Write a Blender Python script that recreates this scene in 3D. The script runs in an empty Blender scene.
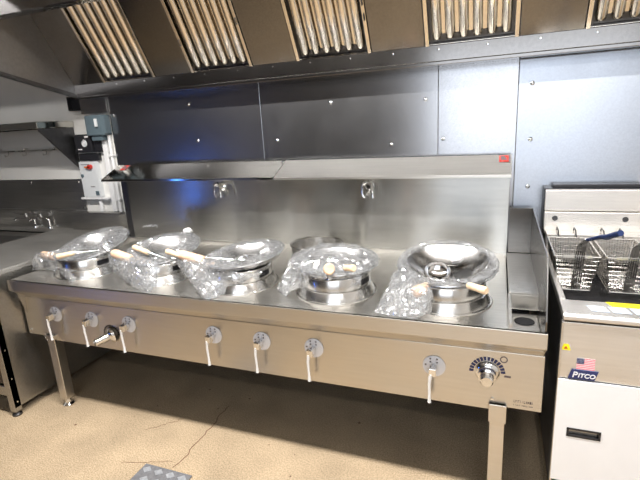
import bpy, bmesh, math, random
from mathutils import Vector, Matrix, noise
C = bpy.context.scene.collection
PI = math.pi
V = Vector
# ------------------------------------------------------------------ materials
def nt(name):
    m = bpy.data.materials.new(name); m.use_nodes = True
    t = m.node_tree; t.nodes.clear()
    out = t.nodes.new('ShaderNodeOutputMaterial')
    return m, t, out
def N(t, typ, **kw):
    n = t.nodes.new(typ)
    for k, v in kw.items():
        if k in n.inputs: n.inputs[k].default_value = v
        else: setattr(n, k, v)
    return n
def coords(t, scale=(1, 1, 1)):
    tc = t.nodes.new('ShaderNodeTexCoord')
    mp = N(t, 'ShaderNodeMapping', Scale=scale)
    t.links.new(tc.outputs['Object'], mp.inputs['Vector'])
    return mp.outputs['Vector']
def steel(name, col=(.56, .56, .55), rough=.3, aniso=0., T=None, smudge=.12, sscale=3., grain=None, var=.12, tint=None, bump=.0):
    m, t, out = nt(name)
    p = N(t, 'ShaderNodeBsdfPrincipled', Metallic=1.)
    L = t.links.new
    v = coords(t)
    n1 = N(t, 'ShaderNodeTexNoise', Scale=sscale, Detail=6., Roughness=.62)
    L(v, n1.inputs['Vector'])
    r = N(t, 'ShaderNodeMapRange'); r.inputs[1].default_value = .3; r.inputs[2].default_value = .7
    r.inputs[3].default_value = max(.03, rough-smudge/2); r.inputs[4].default_value = rough+smudge/2
    L(n1.outputs['Fac'], r.inputs[0]); L(r.outputs[0], p.inputs['Roughness'])
    gv = coords(t, grain or (4, 4, 4))
    n2 = N(t, 'ShaderNodeTexNoise', Scale=10., Detail=4.); L(gv, n2.inputs['Vector'])
    cr = N(t, 'ShaderNodeMapRange'); cr.inputs[1].default_value = .25; cr.inputs[2].default_value = .75
    cr.inputs[3].default_value = 1-var; cr.inputs[4].default_value = 1+var
    L(n2.outputs['Fac'], cr.inputs[0])
    mx = N(t, 'ShaderNodeMix', data_type='RGBA', blend_type='MULTIPLY'); mx.inputs[0].default_value = 1
    mx.inputs[6].default_value = (*col, 1); L(cr.outputs[0], mx.inputs[7])
    if tint:
        m2 = N(t, 'ShaderNodeMix', data_type='RGBA'); m2.inputs[7].default_value = (*tint, 1)
        n3 = N(t, 'ShaderNodeTexNoise', Scale=5.5, Detail=5.); L(v, n3.inputs['Vector'])
        r3 = N(t, 'ShaderNodeMapRange'); r3.inputs[1].default_value = .25; r3.inputs[2].default_value = .8
        L(n3.outputs['Fac'], r3.inputs[0]); L(r3.outputs[0], m2.inputs[0])
        L(mx.outputs[2], m2.inputs[6]); L(m2.outputs[2], p.inputs['Base Color'])
    else:
        L(mx.outputs[2], p.inputs['Base Color'])
    if aniso:
        p.inputs['Anisotropic'].default_value = aniso
        if T:
            cx = t.nodes.new('ShaderNodeCombineXYZ')
            for i in range(3): cx.inputs[i].default_value = T[i]
            L(cx.outputs[0], p.inputs['Tangent'])
    if bump:
        bp = N(t, 'ShaderNodeBump', Strength=bump, Distance=.01)
        n4 = N(t, 'ShaderNodeTexNoise', Scale=2.2, Detail=2.); L(v, n4.inputs['Vector'])
        L(n4.outputs['Fac'], bp.inputs['Height']); L(bp.outputs[0], p.inputs['Normal'])
    L(p.outputs[0], out.inputs[0])
    return m
def plain(name, col, rough=.5, metal=0., var=.08, scale=12., spec=.5, bump=0., emit=0.):
    m, t, out = nt(name)
    p = N(t, 'ShaderNodeBsdfPrincipled', Metallic=metal, Roughness=rough)
    p.inputs['Specular IOR Level'].default_value = spec
    L = t.links.new
    n = N(t, 'ShaderNodeTexNoise', Scale=scale, Detail=5.); L(coords(t), n.inputs['Vector'])
    cr = N(t, 'ShaderNodeMapRange'); cr.inputs[1].default_value = .25; cr.inputs[2].default_value = .75
    cr.inputs[3].default_value = 1-var; cr.inputs[4].default_value = 1+var
    L(n.outputs['Fac'], cr.inputs[0])
    mx = N(t, 'ShaderNodeMix', data_type='RGBA', blend_type='MULTIPLY'); mx.inputs[0].default_value = 1
    mx.inputs[6].default_value = (*col, 1); L(cr.outputs[0], mx.inputs[7])
    L(mx.outputs[2], p.inputs['Base Color'])
    if bump:
        bp = N(t, 'ShaderNodeBump', Strength=bump, Distance=.004); L(n.outputs['Fac'], bp.inputs['Height']); L(bp.outputs[0], p.inputs['Normal'])
    L(p.outputs[0], out.inputs[0])
    return m
def film_mat():
    m, t, out = nt('clear_film'); L = t.links.new
    v = coords(t, (1, .8, .5))
    ns = N(t, 'ShaderNodeTexNoise', Scale=22., Detail=2.); L(v, ns.inputs['Vector'])
    ad = N(t, 'ShaderNodeVectorMath', operation='MULTIPLY_ADD'); L(ns.outputs['Color'], ad.inputs[0]); ad.inputs[1].default_value = (.05,.05,.05); L(v, ad.inputs[2])
    acc = None
    for sc_, k in ((24., .7), (60., .4)):
        vo = N(t, 'ShaderNodeTexVoronoi', Scale=sc_); L(ad.outputs[0], vo.inputs['Vector'])
        sb = N(t, 'ShaderNodeVectorMath', operation='SUBTRACT'); L(vo.outputs['Color'], sb.inputs[0]); sb.inputs[1].default_value = (.5,.5,.5)
        ml = N(t, 'ShaderNodeVectorMath', operation='SCALE'); ml.inputs['Scale'].default_value = k; L(sb.outputs[0], ml.inputs[0])
        if acc is None: acc = ml
        else:
            a2 = N(t, 'ShaderNodeVectorMath', operation='ADD'); L(acc.outputs[0], a2.inputs[0]); L(ml.outputs[0], a2.inputs[1]); acc = a2
    ge = t.nodes.new('ShaderNodeNewGeometry')
    a3 = N(t, 'ShaderNodeVectorMath', operation='ADD'); L(ge.outputs['Normal'], a3.inputs[0]); L(acc.outputs[0], a3.inputs[1])
    bp = N(t, 'ShaderNodeVectorMath', operation='NORMALIZE'); L(a3.outputs[0], bp.inputs[0])
    tr = N(t, 'ShaderNodeBsdfTransparent'); tr.inputs[0].default_value = (.96, .97, .98, 1)
    gl = N(t, 'ShaderNodeBsdfGlossy', Roughness=.16); gl.inputs[0].default_value = (1, 1, 1, 1); L(bp.outputs[0], gl.inputs['Normal'])
    lw = N(t, 'ShaderNodeLayerWeight', Blend=.32); L(bp.outputs[0], lw.inputs['Normal'])
    r = N(t, 'ShaderNodeMapRange'); r.inputs[3].default_value = .09; r.inputs[4].default_value = .8; L(lw.outputs['Facing'], r.inputs[0])
    m1 = N(t, 'ShaderNodeMixShader'); L(r.outputs[0], m1.inputs[0]); L(tr.outputs[0], m1.inputs[1]); L(gl.outputs[0], m1.inputs[2])
    df = N(t, 'ShaderNodeBsdfDiffuse'); df.inputs[0].default_value = (.85, .87, .9, 1)
    tl = N(t, 'ShaderNodeBsdfTranslucent'); tl.inputs[0].default_value = (.85, .87, .9, 1)
    md = N(t, 'ShaderNodeMixShader'); md.inputs[0].default_value = .5; L(df.outputs[0], md.inputs[1]); L(tl.outputs[0], md.inputs[2])
    m2 = N(t, 'ShaderNodeMixShader'); m2.inputs[0].default_value = .15
    L(m1.outputs[0], m2.inputs[1]); L(md.outputs[0], m2.inputs[2]); L(m2.outputs[0], out.inputs[0])
    return m
def floor_mat():
    m, t, out = nt('speckled_floor'); L = t.links.new
    p = N(t, 'ShaderNodeBsdfPrincipled', Roughness=.55); p.inputs['Specular IOR Level'].default_value = .3
    v = coords(t)
    a = N(t, 'ShaderNodeTexNoise', Scale=170., Detail=3.); L(v, a.inputs['Vector'])
    b = N(t, 'ShaderNodeTexNoise', Scale=3.5, Detail=6.); L(v, b.inputs['Vector'])
    r = N(t, 'ShaderNodeValToRGB')
    e = r.color_ramp.elements; e[0].position = .33; e[0].color = (.28, .20, .12, 1); e[1].position = .66; e[1].color = (.60, .475, .325, 1)
    L(a.outputs['Fac'], r.inputs[0])
    cr = N(t, 'ShaderNodeMapRange'); cr.inputs[1].default_value = .3; cr.inputs[2].default_value = .7; cr.inputs[3].default_value = .82; cr.inputs[4].default_value = 1.12
    L(b.outputs['Fac'], cr.inputs[0])
    mx = N(t, 'ShaderNodeMix', data_type='RGBA', blend_type='MULTIPLY'); mx.inputs[0].default_value = 1
    L(r.outputs[0], mx.inputs[6]); L(cr.outputs[0], mx.inputs[7]); L(mx.outputs[2], p.inputs['Base Color'])
    bp = N(t, 'ShaderNodeBump', Strength=.25, Distance=.003); L(a.outputs['Fac'], bp.inputs['Height']); L(bp.outputs[0], p.inputs['Normal'])
    L(p.outputs[0], out.inputs[0]); return m
def wood_mat(name, c0, c1):
    m, t, out = nt(name); L = t.links.new
    p = N(t, 'ShaderNodeBsdfPrincipled', Roughness=.5)
    n = N(t, 'ShaderNodeTexNoise', Scale=6., Detail=4.); L(coords(t, (3, 16, 16)), n.inputs['Vector'])
    r = N(t, 'ShaderNodeValToRGB'); e = r.color_ramp.elements
    e[0].position = .3; e[0].color = (*c0, 1); e[1].position = .7; e[1].color = (*c1, 1)
    L(n.outputs['Fac'], r.inputs[0]); L(r.outputs[0], p.inputs['Base Color']); L(p.outputs[0], out.inputs[0]); return m
GX = (.4, 9, 9)      # grain running along x
M = {}
M['deck'] = steel('deck_steel', (.70, .685, .65), .35, .4, (1, 0, 0), .10, 5, (.8, 9, 9), .06)
M['panel'] = steel('panel_steel', (.62, .60, .56), .33, .55, (0, 0, 1), .06, 4, GX, .05, tint=(.64, .595, .53))
M['back'] = steel('backsplash_steel', (.50, .50, .48), .24, .9, (0, 0, 1), .04, 2.5, GX, .05, bump=.1)
M['shelf'] = steel('shelf_steel', (.60, .585, .54), .09, .3, (0, 0, 1), .1, 3, GX, .06)
M['sheet2'] = steel('blue_sheet_steel', (.46, .49, .54), .34, .4, (0, 0, 1), .05, 5, (12, 12, 12), .06)
M['sheet'] = steel('sheet_steel', (.46, .465, .48), .235, .4, (0, 0, 1), .03, 5, (12, 12, 12), .06)
M['shelf2'] = steel('lit_shelf_steel', (.62, .605, .57), .31, .4, (0, 0, 1), .05, 3, GX, .05)  # paler, rougher copy of the shelf steel so the right length looks lit
M['gutter'] = steel('gutter_steel', (.26, .25, .24), .17, 0, None, .05, 4, (6, 6, 6), .06)
M['endp'] = steel('end_panel_steel', (.30, .305, .32), .36, 0, None, .1, 4, (6, 6, 6), .08)
M['hood'] = steel('hood_steel', (.21, .20, .19), .15, 0, None, .08, 4, (10, 10, 10), .1)
M['filter'] = steel('baffle_steel', (.80, .745, .66), .13, 0, None, .12, 8, (30, 4, 4), .12)
M['guard'] = steel('shaded_guard_steel', (.19, .185, .18), .22, 0, None, .08, 4, GX, .08)  # shade on the guard's face is put into this dark colour
M['chrome'] = steel('chrome', (.80, .80, .80), .1, 0, None, .05, 8, None, .03)
M['wok'] = steel('wok_steel', (.66, .66, .66), .2, .0, None, .12, 14, (30, 30, 30), .1)
M['ring'] = steel('ring_steel', (.66, .65, .63), .22, .6, (0, 0, 1), .1, 6, (2, 2, 60), .06)
M['sink'] = steel('sink_steel', (.42, .41, .39), .36, 0, None, .12, 4, GX, .08)
M['counter'] = steel('counter_steel', (.50, .49, .47), .5, 0, None, .1, 4, (.8, 9, 9), .06)
M['frysteel'] = steel('fryer_steel', (.66, .64, .60), .34, 0, None, .08, 5, GX, .06)
M['side'] = steel('dark_side_steel', (.12, .12, .125), .4, 0, None, .14, 5, None, .1)
M['riser'] = steel('riser_steel', (.76, .735, .70), .46, 0, None, .1, 5, GX, .04)
M['wire'] = steel('wire_steel', (.62, .60, .57), .28, 0, None, .1, 10, None, .05)
M['white'] = plain('white_enamel', (.80, .81, .83), .3, var=.02)
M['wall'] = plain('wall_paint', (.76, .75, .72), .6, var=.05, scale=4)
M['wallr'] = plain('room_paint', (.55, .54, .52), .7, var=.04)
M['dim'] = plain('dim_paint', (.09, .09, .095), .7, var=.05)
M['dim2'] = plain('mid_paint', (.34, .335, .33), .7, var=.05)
M['ceil'] = plain('ceiling_paint', (.7, .7, .68), .7)
M['black'] = plain('black_plastic', (.015, .015, .018), .35)
M['oil'] = plain('dark_tank', (.012, .012, .014), .5, spec=.2)
M['greybox'] = plain('grey_plastic', (.09, .125, .145), .4)
M['paleplate'] = plain('pale_plate', (.62, .64, .65), .45, var=.03)
M['conduit'] = plain('white_conduit', (.78, .78, .78), .45, var=.02)
M['red'] = plain('red_plastic', (.5, .03, .02), .4)
M['orange'] = plain('orange_plastic', (.55, .12, .02), .4)
M['blue'] = plain('blue_grip', (.008, .022, .085), .35)
M['navy'] = plain('navy_badge', (.02, .03, .12), .35)
M['silver'] = plain('silver_print', (.75, .76, .80), .35, var=.02)
M['pink'] = plain('faded_red', (.80, .20, .26), .5, var=.04)
M['paper'] = plain('white_paper', (.85, .83, .83), .6, var=.03)
M['yellow'] = plain('yellow_label', (.90, .80, .02), .5, var=.03)
M['paleblue'] = plain('pale_blue_label', (.52, .60, .70), .5, var=.1)
M['ink'] = plain('ink', (.16, .13, .14), .6)
M['scrawl'] = plain('white_marker', (.7, .72, .75), .5)
M['wood'] = wood_mat('pale_wood', (.72, .52, .33), (.86, .70, .50))
M['wood2'] = wood_mat('pink_wood', (.66, .40, .25), (.86, .64, .46))
M['card'] = plain('cardboard', (.32, .19, .09), .8)
M['mat'] = plain('grey_cover', (.16, .16, .17), .55, var=.2, scale=60)
M['mat2'] = plain('pale_lozenge', (.30, .31, .33), .5, var=.2, scale=60)
M['crack'] = plain('crack_dirt', (.16, .07, .04), .9, var=.3, scale=40)
M['film'] = film_mat()
M['floor'] = floor_mat()
# ------------------------------------------------------------------ mesh builder
class B:
    def __init__(s): s.b = bmesh.new()
    def box(s, x0, x1, y0, y1, z0, z1):
        vs = [s.b.verts.new(p) for p in ((x0,y0,z0),(x1,y0,z0),(x1,y1,z0),(x0,y1,z0),(x0,y0,z1),(x1,y0,z1),(x1,y1,z1),(x0,y1,z1))]
        for f in ((0,3,2,1),(4,5,6,7),(0,1,5,4),(1,2,6,5),(2,3,7,6),(3,0,4,7)): s.b.faces.new([vs[i] for i in f])
        return s
    def hexa(s, p):
        vs = [s.b.verts.new(q) for q in p]
        for f in ((0,3,2,1),(4,5,6,7),(0,1,5,4),(1,2,6,5),(2,3,7,6),(3,0,4,7)): s.b.faces.new([vs[i] for i in f])
        return s
    def prism(s, poly, d):           # polygon (3D points) extruded by vector d
        d = V(d); a = [s.b.verts.new(p) for p in poly]; c = [s.b.verts.new(V(p)+d) for p in poly]; n = len(a)
        s.b.faces.new(a[::-1]); s.b.faces.new(c)
        for i in range(n): s.b.faces.new((a[i], a[(i+1)%n], c[(i+1)%n], c[i]))
        return s
    def tube(s, path, r, seg=10, caps=True):
        path = [V(p) for p in path]; rr = r if isinstance(r, (list, tuple)) else [r]*len(path)
        t0 = (path[1]-path[0]).normalized(); up = V((0,0,1)) if abs(t0.z) < .9 else V((1,0,0))
        x = t0.cross(up).normalized(); rings = []
        for i, p in enumerate(path):
            t = ((path[min(i+1,len(path)-1)]-p).normalized() + (p-path[max(i-1,0)]).normalized()).normalized()
            x = (x - t*x.dot(t)).normalized(); y = t.cross(x)
            rings.append([s.b.verts.new(p + (x*math.cos(a)+y*math.sin(a))*rr[i]) for a in [2*PI*k/seg for k in range(seg)]])
        for a, c in zip(rings, rings[1:]):
            for k in range(seg): s.b.faces.new((a[k], a[(k+1)%seg], c[(k+1)%seg], c[k]))
        if caps: s.b.faces.new(rings[0][::-1]); s.b.faces.new(rings[-1])
        return s
    def lathe(s, c, prof, n=(0,0,1), seg=48, close=False):   # prof: list of (r, h) along axis n
        n = V(n).normalized(); c = V(c); q = V((0,0,1)).rotation_difference(n); rings = []
        for r, h in prof:
            if r < 1e-6: rings.append([s.b.verts.new(c + q @ V((0,0,h)))])
            else: rings.append([s.b.verts.new(c + q @ V((r*math.cos(2*PI*k/seg), r*math.sin(2*PI*k/seg), h))) for k in range(seg)])
        pairs = list(zip(rings, rings[1:])) + ([(rings[-1], rings[0])] if close else [])
        for a, d in pairs:
            for k in range(seg):
                k2 = (k+1) % seg
                if len(a) == 1 and len(d) == 1: continue
                if len(a) == 1: s.b.faces.new((a[0], d[k2], d[k]))
                elif len(d) == 1: s.b.faces.new((a[k], a[k2], d[0]))
                else: s.b.faces.new((a[k], a[k2], d[k2], d[k]))
        return s
    def done(s, name, mat, parent=None, bevel=0., smooth=False):
        bmesh.ops.recalc_face_normals(s.b, faces=s.b.faces)
        me = bpy.data.meshes.new(name); s.b.to_mesh(me); s.b.free()
        o = bpy.data.objects.new(name, me); C.objects.link(o); me.materials.append(M[mat] if isinstance(mat, str) else mat)
        if smooth:
            me.polygons.foreach_set('use_smooth', [True]*len(me.polygons))
            try: me.set_sharp_from_angle(angle=math.radians(38))
            except Exception: pass
        if bevel:
            b = o.modifiers.new('bevel', 'BEVEL'); b.width = bevel; b.segments = 2; b.limit_method = 'ANGLE'; b.harden_normals = False
        if parent is not None: put(o, parent)
        return o
def world_of(o):
    m = Matrix.Translation(o.location)
    return m if o.parent is None else world_of(o.parent)
def put(o, parent):
    o.parent = parent
    o.matrix_parent_inverse = world_of(parent).inverted() if parent.type == 'EMPTY' else Matrix.Identity(4)
    if parent.type != 'EMPTY': o.matrix_parent_inverse = Matrix.Identity(4)
def thing(name, label, cat, loc, group=None):
    o = bpy.data.objects.new(name, None); C.objects.link(o); o.location = loc; o.empty_display_size = .1
    o['label'] = label; o['category'] = cat; o['kind'] = 'thing'
    if group: o['group'] = group
    return o
def tag(o, label, cat, group=None, kind='thing'):
    o['label'] = label; o['category'] = cat; o['kind'] = kind
    if group: o['group'] = group
    return o
def struct(o, label=None):
    o['kind'] = 'structure'
    if label: o['label'] = label; o['category'] = 'room'
    return o
def lettering(txt, size, mat, parent, loc, rot, name, ext=.0006, shear=0., bold=0.):
    cu = bpy.data.curves.new(name, 'FONT'); cu.body = txt; cu.size = size; cu.extrude = ext; cu.shear = shear; cu.offset = bold
    t = bpy.data.objects.new('tmp', cu); C.objects.link(t)
    me = bpy.data.meshes.new_from_object(t.evaluated_get(bpy.context.evaluated_depsgraph_get()))
    bpy.data.objects.remove(t)
    me.transform(Matrix.Translation(loc) @ rot)
    o = bpy.data.objects.new(name, me); C.objects.link(o); me.materials.clear(); me.materials.append(M[mat]); put(o, parent); return o
FRONT = Matrix.Rotation(PI/2, 4, 'X')          # text standing on a face that looks to -y
# ------------------------------------------------------------------ the room
XL, XR, YF, YB, ZC = -2.7, 4.6, -4.2, 1.0, 2.75
struct(B().box(XL, XR, YF, YB, -.1, 0).done('floor', 'floor'))
struct(B().box(XL, XR, YB, YB+.12, 0, ZC).done('wall_back', 'wall'))
struct(B().box(XL-.12, XL, YF, YB+.12, 0, ZC).done('wall_left', 'dim'))
struct(B().box(XR, XR+.12, YF, YB+.12, 0, ZC).done('wall_right', 'wallr'))
# front wall behind the camera with a broad window opening
WX0, WX1, WZ0, WZ1 = 1.5, 4.3, .75, 2.6
b = B(); b.box(XL, WX0, YF-.12, YF, 0, ZC); b.box(WX1, XR, YF-.12, YF, 0, ZC); b.box(WX0, WX1, YF-.12, YF, 0, WZ0); b.box(WX0, WX1, YF-.12, YF, WZ1, ZC)
struct(b.done('wall_front', 'dim2'))
struct(B().box(XL-.12, XR+.12, YF-.12, YB+.12, ZC, ZC+.1).done('ceiling', 'ceil'))
# hairline cracks and dirt in the floor
def strip(b, pts, w):
    pts = [V(p) for p in pts]
    for a, c in zip(pts, pts[1:]):
        d = (c-a).normalized().cross(V((0,0,1)))*w
        b.prism([a-d, a+d, c+d*.8, c-d*.8], (0, 0, .0006))
b = B(); random.seed(4)
def crackpath(pts, jit=.012):
    out = []
    for (x0,y0),(x1,y1) in zip(pts, pts[1:]):
        for k in range(6):
            f = k/6; out.append((x0+(x1-x0)*f+random.uniform(-jit,jit), y0+(y1-y0)*f, 0.0003))
    out.append((*pts[-1], .0003)); return out
strip(b, crackpath([(1.11,.361),(1.104,.215),(1.121,.049),(1.105,-.152)]), .0022)
strip(b, crackpath([(.827,-.202),(.96,-.16),(1.077,-.116)]), .0012)
strip(b, crackpath([(.918,.184),(.84,.11),(.771,.039)]), .0012)
for _ in range(16):
    x, y = random.uniform(.2, 2.6), random.uniform(-.2, .5); r = random.uniform(.003, .008)
    b.lathe((x, y, .0002), [(r, 0), (r*.7, .0008), (0, .0009)], seg=7)
tag(b.done('floor_cracks', 'crack'), 'thin brown cracks and dirt spots across the beige speckled floor', 'cracks', kind='stuff')
# diamond plate floor cover
t = thing('floor_cover', 'grey diamond patterned cover plate lying on the beige floor in front of the range', 'cover plate', (1.1, -.4, 0))
B().box(.965, 1.235, -.66, -.172, 0.0005, .006).done('plate', 'mat', t, .001)
b = B(); k = 0
for j in range(8):
    for i in range(4):
        cx, cy = 1.0+i*.067+(.03 if j % 2 else 0), -.205-j*.058
        if cx > 1.215: continue
        b.prism([(cx-.026,cy,.006),(cx,cy-.021,.006),(cx+.026,cy,.006),(cx,cy+.021,.006)], (0,0,.003))
b.done('raised_lozenges', 'mat2', t)
# stainless sheets on the back wall
def sheet(x0, x1, z0, z1, y, label, bolts, mat='sheet'):
    t = thing('wall_sheet', label, 'wall panel', ((x0+x1)/2, y, z0), 'stainless sheets covering the wall')
    B().box(x0, x1, y, YB-.0005, z0, z1).done('sheet', mat, t, .0015)
    for x, z in bolts:
        B().lathe((x, y, z), [(.011, 0), (.011, .003), (.006, .007), (0, .008)], n=(0,-1,0), seg=14).done('bolt', 'chrome', t, smooth=True)
sheet(-.055, 1.143, .0005, 1.86, .990, 'dark stainless wall sheet furthest from the fryer, above the tilted shelf', [(-.02,1.70),(.62,1.735),(.66,1.50),(-.02,1.10)])
sheet(1.145, 2.206, .0005, 1.86, .990, 'stainless wall sheet with a bright bolt above the right half of the tilted shelf', [(1.24,1.48),(1.60,1.68),(2.14,1.66),(1.95,1.43)])
sheet(2.208, 2.596, .0005, 1.86, .988, 'narrow pale stainless wall sheet between two upright joints', [(2.235,1.45)])
sheet(2.598, 4.2, .0005, 1.815, .986, 'bluish stainless wall sheet behind the white fryer', [(2.66,1.70),(2.665,1.43),(2.665,1.19),(3.3,1.6)], 'sheet2')
# ------------------------------------------------------------------ exhaust hood
S60 = V((0, -math.cos(math.radians(60)), math.sin(math.radians(60)))); N60 = V((0, -math.sin(math.radians(60)), -math.cos(math.radians(60))))
HX0, HX1 = -.17, 3.9; GY, GZ0, GZ1 = .835, 1.818, 1.905
t = thing('exhaust_hood', 'long dark stainless exhaust hood with sloping filter bank over the range', 'exhaust hood', (1.8, .9, 1.82))
b = B(); b.box(HX0, HX1, GY, YB-.014, GZ0, GZ0+.012); b.box(HX0, HX1, GY, GY+.014, GZ0+.012, GZ1); b.box(HX0, HX1, GY-.006, GY+.008, GZ0-.006, GZ0+.01)
b.done('grease_gutter', 'gutter', t, .002)
for i in range(17):
    x = .2+i*.225
    B().lathe((x, GY, 1.885), [(.006, 0), (.005, .003), (0, .004)], n=(0,-1,0), seg=10).done('screw', 'chrome', t, smooth=True)
base = V((0, GY+.005, GZ1-.006)); SL = .62
def slope(x0, x1, u0, u1, d0, d1):      # block on the slope: u along slope, d outwards along N60
    P = lambda x, u, d: V((x, 0, 0)) + base + S60*u + N60*d
    return [P(x0,u0,d0),P(x1,u0,d0),P(x1,u0,d1),P(x0,u0,d1),P(x0,u1,d0),P(x1,u1,d0),P(x1,u1,d1),P(x0,u1,d1)]
FX = [(.085,.515),(.778,1.200),(1.466,1.892),(2.158,2.588),(2.848,3.278)]
b = B(); b.hexa(slope(HX0, HX1, 0, SL, -.045, -.035)); b.done('filter_housing', 'side', t)
xs = [HX0] + [v for p in FX for v in p] + [HX1]
for i in range(0, len(xs), 2):
    B().hexa(slope(xs[i], xs[i+1], 0, SL, -.03, 0)).done('blank_panel', 'hood', t, .002)
# front header and end panel
B().box(HX0-.9, HX1, .33, .36, 2.235, 2.34).box(HX0-.9, HX1, .36, .40, 2.235, 2.25).done('front_header', 'hood', t, .003)
B().box(HX0-.9, HX1, .335, YB-.014, 2.45, 2.47).box(HX0-.9, HX1, .335, .352, 2.34, 2.45).done('top_panel', 'hood', t)
e0 = [(HX0,.86,1.825),(HX0,.36,1.942),(HX0,-.02,2.02),(HX0,-.02,2.24),(HX0,.36,2.45),(HX0,YB-.014,2.45),(HX0,YB-.014,1.825)]
B().prism(e0, (-.012,0,0)).done('end_panel', 'endp', t, .001)
B().prism([(HX0-.012,.88,1.815),(HX0-.012,-.02,2.010),(HX0-.012,-.02,2.032),(HX0-.012,.88,1.838)], (.03,0,0)).done('end_trim', 'side', t, .001)
# wall-end closures left of the hood
B().box(-.30, -.058, .975, YB-.0005, 1.725, 1.83).done('closure_plate', 'sink', t, .002)
b = B(); b.box(-.395,-.385,.955,YB-.0005,1.755,1.85); b.box(-.385,-.31,.985,YB-.0005,1.755,1.85); b.box(-.39,-.31,.955,.985,1.752,1.763); b.done('closure_bracket', 'black', t, .001)
# baffle filters
flab = ['baffle filter at the end of the hood nearest the white wall', 'baffle filter above the first water spout', 'baffle filter directly above the second water spout',
        'bright baffle filter above the narrow pale wall sheet', 'baffle filter above the fryer, cut by the picture edge']
for (x0, x1), lb in zip(FX, flab):
    f = thing('baffle_filter', 'stainless '+lb, 'grease filter', (x0, GY, GZ1), 'baffle filters in the exhaust hood')
    P = lambda x, u, d: V((x, 0, 0)) + base + S60*u + N60*d
    b = B(); w = .022
    b.hexa(slope(x0+.004, x0+w, .004, .60, -.028, .004)); b.hexa(slope(x1-w, x1-.004, .004, .60, -.028, .004))
    b.hexa(slope(x0+.004, x1-.004, .58, .60, -.028, .0)); b.hexa(slope(x0+.004, x1-.004, .0, .006, -.03, -.012))
    b.done('frame', 'filter', f, .0015)
    b = B(); n = 6; step = (x1-x0-2*w-.012)/n
    for k in range(n):
        cx = x0+w+.006+step*(k+.5); hw = step*.36; rows = []
        for u, sc, dd in ((.022,.55,-.012),(.03,.85,-.003),(.045,1,0),(.3,1,0),(.578,1,0)):
            rows.append([b.b.verts.new(P(cx+hw*sc*math.cos(a), u, -.016+dd+(.020*sc)*math.sin(a))) for a in [PI*j/8 for j in range(9)]])
        for r0, r1 in zip(rows, rows[1:]):
            for j in range(8): b.b.faces.new((r0[j], r0[j+1], r1[j+1], r1[j]))
        b.b.faces.new(rows[0])
        # deeper return baffle between
        if k < n-1:
            cc = cx+step/2
            b.hexa(slope(cc-step*.2, cc+step*.2, .05, .578, -.03, -.024))
    b.done('baffles', 'filter', f, smooth=True)
    for u in (.17, .24):
        for xx in ((x0+.012,) if x0 < 1.3 and u < .2 else (x1-.012,)):
            B().tube([P(xx,u,.004), P(xx,u,.012), P(xx,u+.03,.012), P(xx,u+.03,.004)], .003, 6).done('clip', 'side', f)
# ------------------------------------------------------------------ wok range
L, H, D = 2.702, .82, .918
R = thing('wok_range', 'long stainless five burner wok range with tilted shelf and levers along its front', 'wok range', (1.35, .46, 0))
RY = .262; RX = [.33, .84, 1.34, 1.84, 2.33]
b = B(); b.box(0, 2.574, .012, .90, H-.02, H); b.done('deck', 'deck', R, .001)
b = B(); b.prism([(-.004,0,H+.002),(-.004,0,H-.058),(-.004,.088,H-.128),(-.004,.10,H-.128),(-.004,.014,H-.06),(-.004,.014,H+.002)], (L+.002,0,0)); b.done('front_rail', 'panel', R, .002)
b = B(); b.box(-.045, L+.004, .0863, .115, .457, .692); b.done('control_panel', 'panel', R, .002)
B().prism([(-.045,.115,.50),(-.045,.90,.50),(-.002,.90,H-.02),(-.002,.02,H-.02)], (.01,0,0)).done('body_side', 'sink', R, .001)
B().box(L-.01, L, .10, .90, .47, H-.02).done('body_side', 'sink', R, .001)
B().box(.0, L-.02, .89, .905, .45, H-.02).done('body_back', 'side', R)
B().box(.0, L-.02, .12, .89, .62, .64).done('underside', 'side', R)
b = B(); b.box(.1, 2.53, .105, .13, .425, .462); b.done('lower_rail', 'panel', R, .002)
for lx, ly in ((.137,.075),(2.55,.075),(.137,.84),(2.55,.84)):
    b = B(); b.box(lx-.028, lx+.028, ly, ly+.056, .05, .46); b.box(lx-.033, lx+.033, ly-.004, ly+.06, .39 if lx > 1 else .44, .47)
    lg = b.done('leg', 'panel', R, .003)
    B().lathe((lx, ly+.028, 0), [(.0,.0),(.030,.0),(.032,.008),(.018,.02),(.014,.05),(0,.052)], seg=20).done('foot', 'chrome', lg, smooth=True)
B().prism([(-.04,.13,.475),(.10,.08,.47),(.165,.08,.47),(.165,.08,.425),(.10,.08,.43)], (0,.01,0)).done('gusset', 'panel', R, .001)
B().lathe((.15,.088,.458), [(.02,0),(.016,.012),(0,.016)], n=(0,-1,-.3), seg=6).done('bolt', 'chrome', R)
for x, z in ((-.025,.67),(-.02,.485),(2.53,.485)):
    B().lathe((x,.0863,z), [(.008,0),(.007,.004),(0,.006)], n=(0,-1,0), seg=12).done('screw', 'chrome', R, smooth=True)
# splash back
B().box(.068, 2.577, D, D+.012, .835, 1.36).done('backsplash', 'back', R, .002)
B().box(.02, 2.577, .885, D+.005, H-.02, .84).done('rear_ledge', 'deck', R, .002)
b = B(); b.box(.005, .07, .93, .965, .70, 1.30); b.done('rear_duct', 'side', R, .002)
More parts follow.
